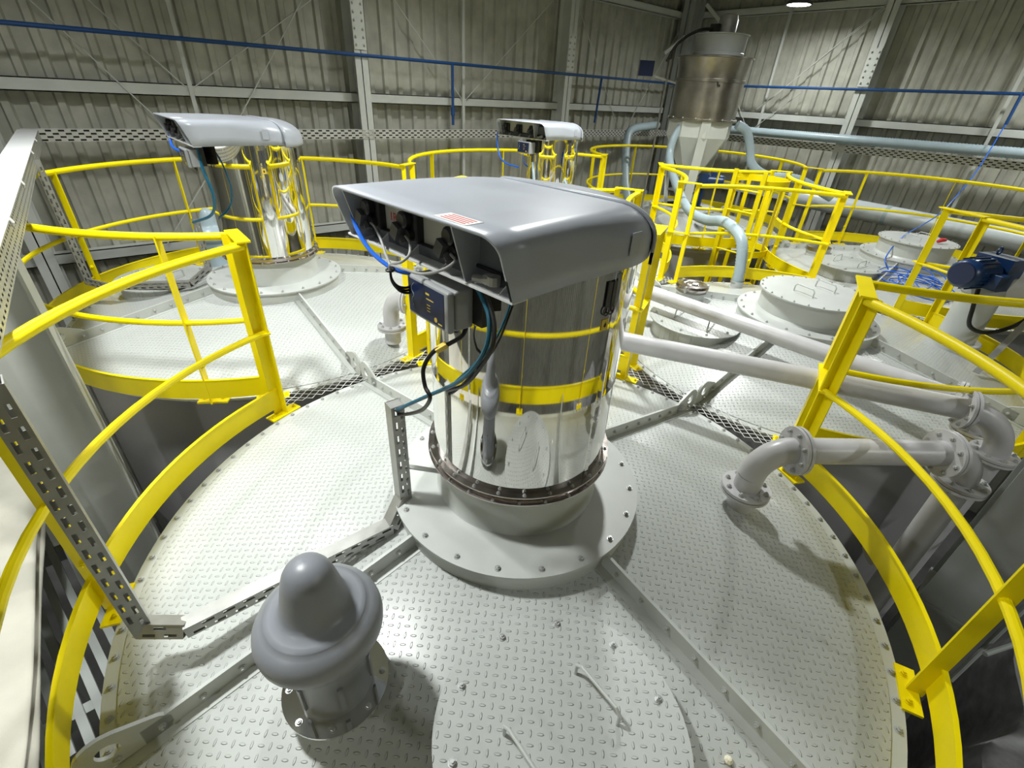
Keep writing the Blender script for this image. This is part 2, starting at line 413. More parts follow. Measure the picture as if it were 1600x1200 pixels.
# ------------------------------------------------------------------ tanks
def rib(t, a, r0=.585, lug=True):
    ca, sa = math.cos(a), math.sin(a)
    def L(r, s, z): return Vector((r*ca-s*sa, r*sa+s*ca, z))
    th = .007; b = MB(); r1 = 1.66
    h = .082
    b.hexa([L(r0, -th, zroof(r0)), L(r1, -th, zroof(r1)), L(r1, th, zroof(r1)), L(r0, th, zroof(r0)),
            L(r0, -th, zroof(r0)+h), L(r1, -th, zroof(r1)+h), L(r1, th, zroof(r1)+h), L(r0, th, zroof(r0)+h)])
    # foot angle along both sides
    for s in (-1, 1):
        s0, s1 = sorted((s*th, s*.045))
        b.hexa([L(r0, s0, zroof(r0)), L(1.76, s0, zroof(1.76)), L(1.76, s1, zroof(1.76)), L(r0, s1, zroof(r0)),
                L(r0, s0, zroof(r0)+.005), L(1.76, s0, zroof(1.76)+.005), L(1.76, s1, zroof(1.76)+.005), L(r0, s1, zroof(r0)+.005)])
    # lug with an eye
    hc = (1.745, .105); hr = .034
    poly = [(r1-.09, zroof(r1-.09)), (1.815, .006), (1.838, .05), (1.838, .10)]
    for k in range(7):
        q = rad(-5+k*19); poly.append((hc[0]+.088*math.cos(q), hc[1]+.082*math.sin(q)))
    poly += [(r1-.09, zroof(r1-.09)+h)]
    n = 32; inn = []; out = []
    for k in range(n):
        q = 2*PI*k/n; dx, dz = math.cos(q), math.sin(q); best = 9
        for i in range(len(poly)):
            x1, z1 = poly[i]; x2, z2 = poly[(i+1) % len(poly)]
            ex, ez = x2-x1, z2-z1; den = dx*ez-dz*ex
            if abs(den) < 1e-9: continue
            tt = ((x1-hc[0])*ez-(z1-hc[1])*ex)/den; uu = ((x1-hc[0])*dz-(z1-hc[1])*dx)/den
            if tt > 0 and -1e-6 <= uu <= 1+1e-6: best = min(best, tt)
        out.append((hc[0]+dx*best, hc[1]+dz*best)); inn.append((hc[0]+dx*hr, hc[1]+dz*hr))
    vs = []
    for lst in (inn, out):
        for s in (-th, th): vs += [L(x, s, z) for x, z in lst]
    fs = []
    for k in range(n):
        j = (k+1) % n
        fs += [(k, j, 2*n+j, 2*n+k), (n+k, 3*n+k, 3*n+j, n+j), (k, n+k, n+j, j), (2*n+k, 2*n+j, 3*n+j, 3*n+k)]
    b.add(vs, fs)
    o = part('radial_rib', b, M['paint'], t, smooth=30)
    sp = []
    for k in range(9):
        r = .68+.132*k; z = zroof(r)+.042
        sp += [(L(r, th, z), (-sa, ca, 0)), (L(r, -th, z), (sa, -ca, 0))]
    bolts(o, sp, .0095, M['pbolt'])

def lid_handle(parent, c, a, z, w=.2, h=.075):
    d = Vector((math.cos(a), math.sin(a), 0)); p = Vector((*c, z))
    pts = [p-d*w/2, p-d*w/2+Vector((0, 0, h-.02)), p-d*(w/2-.02)+Vector((0, 0, h)), p+d*(w/2-.02)+Vector((0, 0, h)), p+d*w/2+Vector((0, 0, h-.02)), p+d*w/2]
    part('handle', MB().tube(pts, .0065, 8), M['paint'], parent)

def tank(i, j, label, mh, neck=False, rimbolts=None, shellmat='shell'):
    t = thing('storage_tank', label, 'tank', G(i, j), GR, 'round storage tanks')
    part('shell', MB().lathe([(1.70, ZF), (1.70, -.02)], 96), M[shellmat], t)
    part('rim_flange', MB().lathe([(1.70, -.09), (1.705, -.016), (RF, -.016), (RF, 0), (1.735, .001), (1.735, -.001)], 128), M['paint'], t)
    fl = t.children[-1]
    bolts(fl, circ(1.768, 0, rimbolts if rimbolts is not None else fr(72)), .011, M['pbolt'])
    # checker plate roof in four sectors
    part('roof_plate', MB().lathe([(.57, zroof(.57)+.002), (.60, zroof(.6)), (1.742, .008), (1.742, -.004)], 128), M['deck'], t)
    for k in range(4): rib(t, k*PI/2)
    # raised base ring for the filter
    part('base_ring', MB().lathe([(.595, .19), (.595, .322), (.612, .324), (.612, .336), (.38, .336)], 96), M['paint'], t)
    bolts(t.children[-1], circ(.575, .336, fr(20, .1)), .0105, M['bolt'])
    # manhole
    mr, ma, rot = mh; c = (mr*math.cos(ma), mr*math.sin(ma)); zt = zroof(mr-.42)+.006
    o = part('manhole_cover', MB().lathe([(.375, zt-.16), (.375, zt-.010), (.42, zt-.010), (.42, zt), (0, zt)], 72, (c[0], c[1], 0)), M['deck'], t)
    bolts(o, circ(.36, zt, fr(10, .2), c), .011, M['bolt'])
    for s in (-1, 1):
        q = rot+PI/2; lid_handle(o, (c[0]+s*.16*math.cos(q), c[1]+s*.16*math.sin(q)), rot, zt)
    if neck:
        o = part('neck', MB().lathe([(.45, .336), (.43, .36), (.43, .545)], 72), M['paint'], t)
        o = part('blank_cover', MB().lathe([(.43, .535), (.465, .535), (.465, .548), (0, .548)], 72), M['paint'], t)
        bolts(o, circ(.447, .548, fr(24)), .008, M['bolt'])
        for s in (-1, 1):
            lid_handle(o, (s*.165*math.cos(rad(-13)), s*.165*math.sin(rad(-13))), rad(72), .548, .2, .07)
    return t
vis = [rad(a) for a in range(-74, 204, 4)]
tank(0, 0, 'nearest grey tank top, carrying the large front filter', (1.10, rad(-121-1.7), rad(87)), rimbolts=vis)
tank(0, 1, 'grey tank top at left carrying the second largest filter', (1.22, rad(136), rad(36)))
tank(1, 0, 'grey tank top at right with tall bolted neck and blue geared motor', (1.06, rad(141), rad(12.5)), neck=True)
tank(1, 1, 'far tank carrying the small distant filter, mostly hidden behind the front hood', (1.1, rad(215), 0))
tank(2, 0, 'far right tank top with blue coiled cable lying on it', (1.04, rad(154), rad(-9)), neck=True)
tank(2, 1, 'far tank top under the stainless hopper', (1.1, rad(250), rad(20)))

# ------------------------------------------------------------------ guardrails
ZT = 1.17
def gp(c, a, R, z): return Vector((c.x+R*math.cos(a), c.y+R*math.sin(a), z))
def guardrail(ij, a0, a1, mids, label, links=(), endtop=True):
    c = G(*ij); t = thing('guardrail', label, 'guardrail', gp(c, rad(a0), RP, 0), 0, 'yellow tank guardrails')
    a0, a1 = rad(a0), rad(a1); n = max(6, int((a1-a0)/rad(4)))
    part('top_rail', MB().tube([gp(c, a0+(a1-a0)*k/n, RP, ZT) for k in range(n+1)], .024, 12), M['yellow'], t, True)
    part('mid_rail', MB().tube([gp(c, a0+(a1-a0)*k/n, RP, .62) for k in range(n+1)], .019, 10), M['yellow'], t, True)
    b = MB().arcplate(RT, .007, .05, .195, a0, a1, c=(c.x, c.y)); b.arcplate(RT-.004, .018, .190, .198, a0, a1, c=(c.x, c.y))
    part('toe_board', b, M['yellow'], t, True)
    for end, a in ((1, a0), (-1, a1)):
        ra = Vector((math.cos(a), math.sin(a), 0)); ta = Vector((-math.sin(a), math.cos(a), 0))*end
        p = gp(c, a, RP, 0); b = MB()
        b.obox(p+Vector((0, 0, ZT/2+.01)), ra, ta, UP, .032, .004, ZT/2+.01)          # flange of the angle post
        b.obox(p+ra*.028+ta*.03+Vector((0, 0, ZT/2+.01)), ta, ra, UP, .03, .004, ZT/2+.01)
        o = part('end_post', b, M['yellow'], t, True, 0)
        b = MB().obox(p+ta*.01+Vector((0, 0, .006)), ta, ra, UP, .11, .04, .006)
        o = part('base_plate', b, M['yellow'], t, True, 0)
        off = t.location
        bolts(o, [(p+ta*s-off+Vector((0, 0, .012)), UP) for s in (-.08, .09)], .011, M['yellow'])
    for a in mids:
        a = rad(a); ra = Vector((math.cos(a), math.sin(a), 0)); ta = Vector((-math.sin(a), math.cos(a), 0)); p = gp(c, a, RP, 0)
        b = MB().obox(p+Vector((0, 0, ZT/2+.005)), ra, ta, UP, .03, .005, ZT/2+.005)
        o = part('post', b, M['yellow'], t, True, 0)
        bolts(o, [(p+ta*.005-t.location+Vector((0, 0, .3)), ta)], .014, M['yellow'])
        o = part('base_plate', MB().obox(p-ra*.02+Vector((0, 0, .006)), ta, ra, UP, .1, .035, .006), M['yellow'], t, True, 0)
        bolts(o, [(p-ra*.03+ta*s-t.location+Vector((0, 0, .012)), UP) for s in (-.06, .06)], .011, M['yellow'])
    for (aa, ij2, ab) in links:
        p = gp(c, rad(aa), RP, 0); q = gp(G(*ij2), rad(ab), RP, 0); d = (q-p).normalized()*.035
        part('link_bar', MB().bar(p-d+Vector((0, 0, ZT+.026)), q+d+Vector((0, 0, ZT+.026)), .075, .010), M['yellow'], t, True, 0)
        part('link_bar', MB().bar(p-d+Vector((0, 0, .62)), q+d+Vector((0, 0, .62)), .05, .012), M['yellow'], t, True, 0)
    return t
A, B, Cc, D, E_, F_ = (0, 0), (0, 1), (1, 0), (1, 1), (2, 0), (2, 1)
guardrail(A, 112, 336.6, [159.5, 227, 294], 'yellow guardrail round the nearest tank, from left gap to right pipes', [(112, B, 251.7), (336.6, Cc, 203)])
guardrail(A, 20, 74, [], 'short yellow guardrail section right behind the large front filter', [(20, Cc, 160), (74, B, 287)])
guardrail(B, 17, 251.7, [60, 103, 141, 190, 239], 'yellow guardrail round the left tank with the second filter', [(17, D, 163)])
guardrail(B, 287, 343, [], 'short yellow guardrail section left behind the front hood', [(343, D, 198)])
guardrail(Cc, 18, 73, [43], 'yellow guardrail curve beyond the white necked tank, before the caged ladder', [(18, E_, 163), (73, D, 288)])
guardrail(Cc, 108, 160, [], 'short yellow guardrail curve just right of the front hood', [(108, D, 252)])
guardrail(Cc, 203, 339, [250, 292], 'yellow guardrail crossing in front of the blue geared motor', [(339, E_, 193)])
guardrail(D, 17, 163, [71, 117], 'yellow guardrail behind the small distant filter', [(17, F_, 163)])
guardrail(D, 198, 252, [], 'short yellow guardrail section in front of the distant filter tank', [])
guardrail(D, 288, 340, [315], 'yellow guardrail curve around the hose at far centre', [(340, F_, 198)])
guardrail(E_, 107, 163, [135], 'short yellow guardrail curve right of the caged ladder', [(107, F_, 252)])
guardrail(E_, 193, 432, [240, 290, 330, 367, 405], 'yellow guardrail along the far right tank, before the right wall', [(72, F_, 290)])
guardrail(F_, 198, 252, [225], 'short yellow guardrail curve in front of the hopper', [])
guardrail(F_, 290, 523, [331, 380, 432, 477], 'yellow guardrail behind the hopper, near the room corner', [])

# expanded metal over the gaps between the tanks
def walkway(p, q, label, w=.22):
    p, q = Vector(p), Vector(q); d = (q-p); L = d.length; d.normalize(); n = Vector((-d.y, d.x, 0)); b = MB()
    lx, ly = .072, .058; z = .008
    nx, ny = int(L/lx), int(w/ly)
    def P(i, k): return p+d*(i*lx/2)+n*(k*ly/2-w/2)+Vector((0, 0, z+.004*((i+k) % 3)))
    for i in range(2*nx):
        for k in range(2*ny+1):
            if (i+k) % 2 == 0:
                for kk in (k-1, k+1):
                    if 0 <= kk <= 2*ny: b.bar(P(i, k), P(i+1, kk), .0035, .003)
    single('expanded_metal_walkway', b, M['wire'], label, 'walkway', 'expanded metal strips', 0)
def gap(i, j, k, l, label, h=.66):
    m = (G(i, j)+G(k, l))/2; d = (G(k, l)-G(i, j)).normalized(); n = Vector((-d.y, d.x, 0))
    walkway(m-n*h, m+n*h, label)
gap(0, 0, 0, 1, 'strip of expanded metal mesh between front tank and left tank')
gap(0, 0, 1, 0, 'strip of expanded metal mesh between front tank and the necked right tank')
gap(1, 0, 1, 1, 'strip of expanded metal mesh right of the front hood, far side')
gap(1, 0, 2, 0, 'strip of expanded metal mesh between the two necked tanks')
gap(0, 1, 1, 1, 'strip of expanded metal mesh behind the front hood')

# ------------------------------------------------------------------ silo filters
def build_filter(label, loc, rotz):
    t = thing('silo_filter', label, 'filter', loc, rotz, 'round silo top filters')
    part('collar', MB().lathe([(.40, .337), (.395, .345), (.395, .552)], 72), M['paint'], t)
    o = part('clamp_ring', MB().lathe([(.39, .552), (.432, .552), (.432, .558), (.412, .562), (.412, .585), (.428, .588), (.428, .594), (.398, .594)], 96), M['ring'], t)
    bolts(o, circ(.422, .558, fr(24)) + circ(.413, .594, fr(24, .05)), .0065, M['bolt'])
    part('filter_body', MB().lathe([(.400, .594), (.400, 1.53)], 128), M['mirror'], t)
    o = part('seam_strip', MB().box(-.012, .012, -.4035, -.399, .6, 1.5), M['mirror'], t)
    # hood
    n = 40; H = .435; ZB, ZH = 1.52, 1.70
    xs = [-.51, -.42, -.32, -.22, -.11, 0]
    def base():
        pts = [(x, -H, 0, -1) for x in xs]
        for k in range(1, n): a = -PI/2+PI*k/n; pts.append((H*math.cos(a), H*math.sin(a), math.cos(a), math.sin(a)))
        return pts+[(x, H, 0, 1) for x in xs[::-1]]
    pl = base(); m = len(pl); vs = []; NL = 11
    for l in range(NL):
        for x, y, nx, ny in pl:
            w = min(1, max(0, (x+.25)/.6)); rz = .05+.085*w; ri = .065+.17*w*w
            zt = ZH-.012*w
            if l < 3: z = ZB+(zt-rz-ZB)*l/2; ins = 0
            else:
                q = PI/2*(l-2)/(NL-3); z = zt-rz+rz*math.sin(q); ins = ri*(1-math.cos(q))
            sh = -(z-ZB)*.34*max(0, (-.22-x)/.28)
            vs.append((x-nx*ins+sh, y-ny*ins+.03*min(1, max(0, (.25-x)/.5))*(.5-.5*y/H), z))
    fs = []; b = MB()
    for l in range(NL-1):
        for k in range(m-1): fs.append((l*m+k, l*m+k+1, (l+1)*m+k+1, (l+1)*m+k))
    o0 = (NL-1)*m
    for k in range(m//2):
        if m-1-k-(k+1) > 0: fs.append((o0+k, o0+k+1, o0+m-2-k, o0+m-1-k))
    b.add(vs, fs)
    o = part('hood', b, M['hood'], t, smooth=50); solid(o, .009, -1)
    e = .013; ks = [k for k in range(m) if pl[k][0] > .16 and (k > 5)]; vs = []; fs = []; mm = len(ks)
    for l in range(NL):
        for k in ks:
            x, y, nx, ny = pl[k]; w = min(1, max(0, (x+.25)/.6)); rz = .05+.085*w; ri = .065+.17*w*w; zt = ZH-.012*w
            if l < 3: z = ZB-.02+(zt-rz-ZB+.02)*l/2; ins = 0
            else:
                q = PI/2*(l-2)/(NL-3); z = zt-rz+rz*math.sin(q); ins = ri*(1-math.cos(q))
            up_ = max(0, (l-2)/(NL-3))
            vs.append((x-nx*ins+nx*e*(1-.5*up_), y-ny*ins+ny*e*(1-.5*up_), z+e*.6*up_))
    for l in range(NL-1):
        for k in range(mm-1): fs.append((l*mm+k, l*mm+k+1, (l+1)*mm+k+1, (l+1)*mm+k))
    o0 = (NL-1)*mm
    for k in range(mm//2):
        if mm-1-k-(k+1) > 0: fs.append((o0+k, o0+k+1, o0+mm-2-k, o0+mm-1-k))
    c_ = part('hood_end_cap', MB().add(vs, fs), M['hood'], o, smooth=50); solid(c_, .011, -1)
    # inside of the open front
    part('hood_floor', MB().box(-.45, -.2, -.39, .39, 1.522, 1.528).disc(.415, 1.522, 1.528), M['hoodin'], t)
    b = MB().box(-.452, -.442, -.205, .415, 1.562, 1.682)
    part('back_panel', b, M['beige'], t, smooth=0)
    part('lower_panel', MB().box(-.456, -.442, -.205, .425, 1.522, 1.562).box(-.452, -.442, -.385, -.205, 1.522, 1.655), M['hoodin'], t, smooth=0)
    b = MB().box(-.512, -.455, -.405, .455, 1.517, 1.523)
    for y in (-.34, -.08, .09, .27): b.hexa([(-.50, y-.002, 1.523), (-.456, y-.002, 1.523), (-.456, y+.002, 1.523), (-.50, y+.002, 1.523), (-.495, y-.002, 1.526), (-.456, y-.002, 1.552), (-.456, y+.002, 1.552), (-.495, y+.002, 1.526)])
    part('front_ledge', b, M['cover'], t, smooth=0)
    for y in (-.205, .375): part('divider', MB().hexa([(-.505, y-.003, 1.523), (-.45, y-.003, 1.523), (-.45, y+.003, 1.523), (-.505, y+.003, 1.523), (-.555, y-.003, 1.69), (-.45, y-.003, 1.69), (-.45, y+.003, 1.69), (-.555, y+.003, 1.69)]), M['hood'], t, smooth=0)
    for y in (.31, .09, -.14):
        v = part('pulse_valve', MB().box(-.482, -.446, y-.03, y+.03, 1.56, 1.66), M['black'], t, smooth=0)
        bv = v.modifiers.new('round', 'BEVEL'); bv.width = .012; bv.segments = 3
        b = MB(); b.tube([(-.48, y+.012, 1.635), (-.505, y+.012, 1.635), (-.512, y+.012, 1.635)], [.027, .027, .02], 14)
        b.tube([(-.48, y, 1.588), (-.50, y, 1.588)], .02, 12)
        part('diaphragm', b, M['black'], v)
        b = MB().obox((-.508, y+.032, 1.598), (1, 0, 0), (0, 1, .5), (0, -.5, 1), .018, .017, .023); b.tube([(-.50, y+.026, 1.583), (-.505, y+.004, 1.563)], .012, 10)
        part('solenoid', b, M['dgrey'], v, smooth=30)
    b = MB(); b.tube([(-.485, -.285, 1.545), (-.485, -.225, 1.535)], .013, 10); b.tube([(-.485, -.275, 1.545), (-.49, -.315, 1.555)], .017, 10); b.tube([(-.49, -.31, 1.54), (-.49, -.31, 1.565)], .019, 10); b.tube([(-.485, -.235, 1.537), (-.485, -.235, 1.52)], .01, 8)
    part('air_fitting', b, M['galv'], t)
    part('air_manifold', MB().tube([(-.46, -.37, 1.563), (-.46, .40, 1.563)], .006, 8), M['black'], t)
    # hanging latch tags and a warning sticker on the body
    for a in (-97, -93.5, -42, 30):
        ca, sa = math.cos(rad(a)), math.sin(rad(a)); R_ = .406
        b = MB().obox((R_*ca, R_*sa, 1.435), (-sa, ca, 0), UP, (ca, sa, 0), .0095, .045, .002)
        ring = [Vector((R_*ca+math.cos(q)*-sa*.014, R_*sa+math.cos(q)*ca*.014, 1.378+math.sin(q)*.016)) for q in fr(14)]
        b.tube(ring, .003, 6, closed=True)
        part('latch', b, M['dgrey'], t)
    a = rad(-96); ca, sa = math.cos(a), math.sin(a)
    part('warning_sticker', MB().obox((.4025*ca, .4025*sa, 1.325), (-sa, ca, 0), UP, (ca, sa, 0), .016, .02, .001), M['gold'], t, smooth=0)
    q = t.children[-1]
    fl = []
    for k in range(12):
        w = 2*PI*k/12; fl.append((.0065*math.sin(w), .0075*-math.cos(w)+(.008 if k == 6 else 0)))
    b = MB(); vs = [Vector((.404*ca, .404*sa, 1.323))+Vector((-sa, ca, 0))*x+Vector((0, 0, y)) for x, y in fl]; b.add(vs, [tuple(range(12))])
    part('flame_mark', b, M['black'], q, smooth=0)
    b = MB().obox((.02, -.4255, 1.60), (1, 0, 0), UP, (0, 1, 0), .026, .036, .0008)
    part('name_plate', b, M['hood'], t, smooth=0)
    return t
F0 = build_filter('large front silo filter with mirror steel body and grey hood', G(0, 0), rad(6))
sheet = part('paper_sheet', MB().box(-.562, -.50, -.275, -.14, 1.7005, 1.7012), M['white'], F0, smooth=0)
F1 = clone(F0); F1.location = G(0, 1); F1.rotation_euler.z = rad(4); F1['label'] = 'mirror steel silo filter with pale hood on the left tank'
F2 = clone(F0); F2.location = G(1, 1); F2.rotation_euler.z = rad(6); F2['label'] = 'smallest silo filter, far back at centre, with three black valves showing'
b = MB()
for k in range(4): b.box(-.553+.013*k, -.548+.013*k, -.262, -.16, 1.7012, 1.7015)
part('red_print', b, M['red'], sheet, smooth=0)
def text(parent, s, size, origin, xdir, ydir, m, name='lettering'):
    cu = bpy.data.curves.new(name, 'FONT'); cu.body = s; cu.size = size; cu.extrude = .0004; cu.materials.append(m)
    tmp = bpy.data.objects.new(name, cu); me = bpy.data.meshes.new_from_object(tmp); bpy.data.objects.remove(tmp)
    o = ob(name, me, parent)
    x = Vector(xdir).normalized(); y = Vector(ydir).normalized(); mm = Matrix((x, y, x.cross(y))).transposed().to_4x4(); mm.translation = Vector(origin)
    o.matrix_local = mm; return o
text(F0, '1R04', .04, (-.4528, .255, 1.60), (0, -1, 0), (0, 0, 1), M['red'])

# control boxes hanging under the hoods
def control_box(label, loc, rotz):
    t = thing('control_box', label, 'box', loc, rotz, 'filter control boxes')
    part('mounting_plate', MB().box(-.432, -.402, -.235, -.02, 1.36, 1.495), M['black'], t, smooth=0)
    o = part('enclosure', MB().box(-.50, -.43, -.192, .035, 1.348, 1.478), M['boxgrey'], t, smooth=0)
    bv = o.modifiers.new('round', 'BEVEL'); bv.width = .008; bv.segments = 3
    b = MB().box(-.528, -.502, -.195, .038, 1.345, 1.481)
    l = part('lid', b, M['boxgrey'], t, smooth=0); bv = l.modifiers.new('round', 'BEVEL'); bv.width = .01; bv.segments = 3
    d = part('front_label', MB().box(-.5295, -.527, -.172, .026, 1.358, 1.470), M['label'], l, smooth=0)
    b = MB()
    b.box(-.5302, -.529, -.095, -.075, 1.443, 1.449); b.box(-.5302, -.529, -.118, -.078, 1.428, 1.431)
    for k in range(3): b.box(-.5302, -.529, -.098, -.08, 1.409-.010*k, 1.411-.010*k)
    b.box(-.5302, -.529, -.162, -.14, 1.364, 1.368)
    part('panel_print', b, M['gold'], d, smooth=0)
    part('panel_lamp', MB().lathe([(0, 0), (.008, 0), (.008, .001), (0, .001)], 16).xf(lambda p: Vector((-.5295-p.z, -.128+p.x, 1.374+p.y))), M['gold'], d)
    cur = [(-.5299, .012+.016*math.sin(k*.42)*(1 if k < 8 else -1)-.02, 1.46-.0055*k) for k in range(15)]
    part('panel_curve', MB().tube(cur, .0012, 5), M['hose'], d)
    for y in (-.15, -.11):
        part('cable_gland', MB().tube([(-.47, y, 1.35), (-.47, y, 1.325)], .009, 8), M['dgrey'], t)
    return t
CB0 = control_box('blue faced grey control box under the front hood', G(0, 0), rad(3))
CB1 = clone(CB0); CB1.location = G(0, 1); CB1.rotation_euler.z = rad(2); CB1['label'] = 'grey control box hanging under the left filter hood, seen edge on'
CB2 = clone(CB0); CB2.location = G(1, 1); CB2['label'] = 'tiny blue control box on the distant filter'

def cable(pts, r, m, label, n=8, group=None):
    return single('cable', MB().tube(spline(pts, n), r, 8), m, label, 'cable', group)

# ------------------------------------------------------------------ mushroom vent valve
t = thing('mushroom_vent', 'grey mushroom shaped vent valve in front of the large filter', 'vent', (-1.085, -.345, .13))
O = (-1.085, -.345)
part('base_pipe', MB().lathe([(.10, .09), (.10, .20)], 40, (*O, 0)), M['paint'], t, True)
o = part('base_flange', MB().lathe([(.09, .198), (.178, .198), (.178, .206), (.12, .206)], 64, (*O, 0)), M['mirror'], t, True)
bolts(o, [(Vector((*O, .206))+Vector((.155*math.cos(a), .155*math.sin(a), 0))-t.location, UP) for a in fr(8, .35)], .0085, M['bolt'])
for a in (20, 110, 200, 300):
    ca, sa = math.cos(rad(a)), math.sin(rad(a))
    part('support_leg', MB().obox((O[0]+.15*ca, O[1]+.15*sa, .165), (ca, sa, 0), (-sa, ca, 0), UP, .003, .018, .04), M['paint'], t, True, 0)
o = part('vent_body', MB().lathe([(.122, .205), (.122, .52)], 64, (*O, 0)), M['vent'], t, True)
b = MB()
for a in fr(6, .4): b.obox((O[0]+.125*math.cos(a), O[1]+.125*math.sin(a), .31), (-math.sin(a), math.cos(a), 0), UP, (math.cos(a), math.sin(a), 0), .0075, .06, .005)
part('clip_bar', b, M['vent'], t, True, 0)
prof = [(.118, .505), (.160, .508), (.178, .520), (.189, .541), (.191, .565), (.187, .588), (.176, .610), (.160, .627), (.1465, .637), (.1455, .6405), (.130, .645), (.115, .651), (.104, .660), (.097, .676), (.091, .70), (.083, .737), (.075, .775), (.067, .80), (.057, .818), (.044, .831), (.028, .839), (.013, .8425), (0, .843)]
part('cap', MB().lathe(prof, 72, (*O, 0)), M['vent'], t, True, 60)

# ------------------------------------------------------------------ perforated cable trays
def tray(path, w, h, up, label, rows=2, pitch=.072, sl=.042, sw=.012, cover=None, core=False, group='perforated cable trays', name='cable_tray', mt='galv'):
    """channel along a polyline, one section per leg: two perforated sides, perforated bottom, plain cover on the up side"""
    P = [Vector(p) for p in path]
    t = thing(name, label, 'tray', P[0], 0, group)
    n = len(P); U = [Vector(u) for u in up]
    for i in range(n-1):
        d = (P[i+1]-P[i]); L = d.length; d.normalize(); u = (U[i]-d*U[i].dot(d)).normalized(); s = d.cross(u).normalized()
        # mitre extension is small: extend each leg by a hair
        o0 = P[i]-d*.004; L += .008
        b = MB()
        b.perf(o0-s*w/2-u*h/2, d, u, L, h, rows, pitch, sl, sw); b.perf(o0+s*w/2-u*h/2, d, u, L, h, rows, pitch, sl, sw)
        b.perf(o0-s*w/2-u*h/2, d, s, L, w, rows, pitch, sl, sw)
        solid(part('tray_section', b, M[mt], t, True, 0), .0015)
        if core: part('shade_core', MB().obox(o0+d*L/2, d, s, u, L/2-.01, w*.38, h*.44), M['black'], t, True, 0)  # black block stands in for the shade inside the tray
        if cover is not None:
            b = MB().obox(o0+d*L/2+u*(h/2+.002), d, s, u, L/2, w/2+.003, .002)
            part('tray_cover', b, M[cover], t, True, 0)
    return t
tr = tray([(-1.585, .25, 1.30), (-1.585, .25, .235), (-1.46, .17, .215), (-.64, .13, .255), (-.535, .185, .34), (-.535, .185, .87)], .055, .055,
          [(1, .12, 0), (.3, .3, .9), (0, 0, 1), (-.5, .1, .8), (-1, .02, 0)], 'bent perforated cable tray running from railing post to the front filter', cover='galv')
b = MB()
b.obox((-.535, .185, .87), (1, 0, 0), (0, 1, 0), UP, .03, .03, .002)
part('end_cap', b, M['galv'], tr, True, 0)
for x in (-1.12, -.75): part('support_bracket', MB().bar((x, .12, zroof(abs(x))+.02), (x, .12, .24), .03, .004, (0, 1, 0)), M['column'], tr, True, 0)
part('support_arm', MB().bar((-.52, .19, .52), (-.395, .08, .50), .025, .006), M['paint'], tr, True, 0)
tray([(-1.60, 4.62, 1.30), (-1.60, 4.62, .22), (-1.46, 4.38, .22), (-.83, 3.97, .26), (-.64, 4.05, .36), (-.62, 4.12, .82)], .055, .055,
     [(1, .12, 0), (.3, .3, .9), (0, 0, 1), (-.5, .1, .8), (-1, .02, 0)], 'perforated cable tray bending across the left tank to its filter', cover='galv')
# big covered tray along the left edge of the picture, and the wall trays
wt = tray([(-1.69, 6.72, 1.30), (-1.69, -3.5, 1.30)], .17, .125, [(0, 0, 1)], 'large white covered cable tray running along the left edge', 4, .06, .028, .012, 'cover', True, mt='galvl')
for y in (5.6, 4.6, 3.0, 1.9):
    part('cover_clip', MB().tube([(-1.60, y, 1.372), (-1.592, y, 1.352), (-1.600, y+.03, 1.33)], .006, 6), M['white'], wt, True)
tray([(-1.75, 6.78, 1.305), (10.4, 6.78, 1.315)], .10, .13, [(0, 0, 1)], 'long perforated cable tray along the left wall behind the filters', 4, .115, .055, .019, None, True, mt='galvl')
tray([(10.6, 6.4, 1.34), (10.6, -4.5, 1.42)], .10, .13, [(0, 0, 1)], 'long perforated cable tray along the right wall under the hose', 4, .115, .055, .019, None, True, mt='galvl')

# ------------------------------------------------------------------ pipework
def flange_pair(t, p, ax, R=.125, th=.016, nb=8, br=.011):
    p, ax = Vector(p), Vector(ax).normalized()
    for s in (-1, 1):
        c = p+ax*s*(th/2+.003)
        o = part('flange', MB().cyl(c-ax*th/2, c+ax*th/2, R, 40), M['pipe'], t, True)
        a = ax.orthogonal().normalized(); b2 = ax.cross(a)
        bolts(o, [(c+ax*s*th/2+(a*math.cos(q)+b2*math.sin(q))*(R-.025)-t.location, ax*s) for q in fr(nb, .2)], br, M['pbolt'])
def bend(p, d0, d1, Rb, n=12):
    """centre line of a 90 degree bend starting at p in direction d0, ending in direction d1"""
    p, d0, d1 = Vector(p), Vector(d0).normalized(), Vector(d1).normalized(); c = p+d1*Rb
    return [c+(d0*math.sin(a)-d1*math.cos(a))*Rb for a in [PI/2*k/n for k in range(n+1)]]
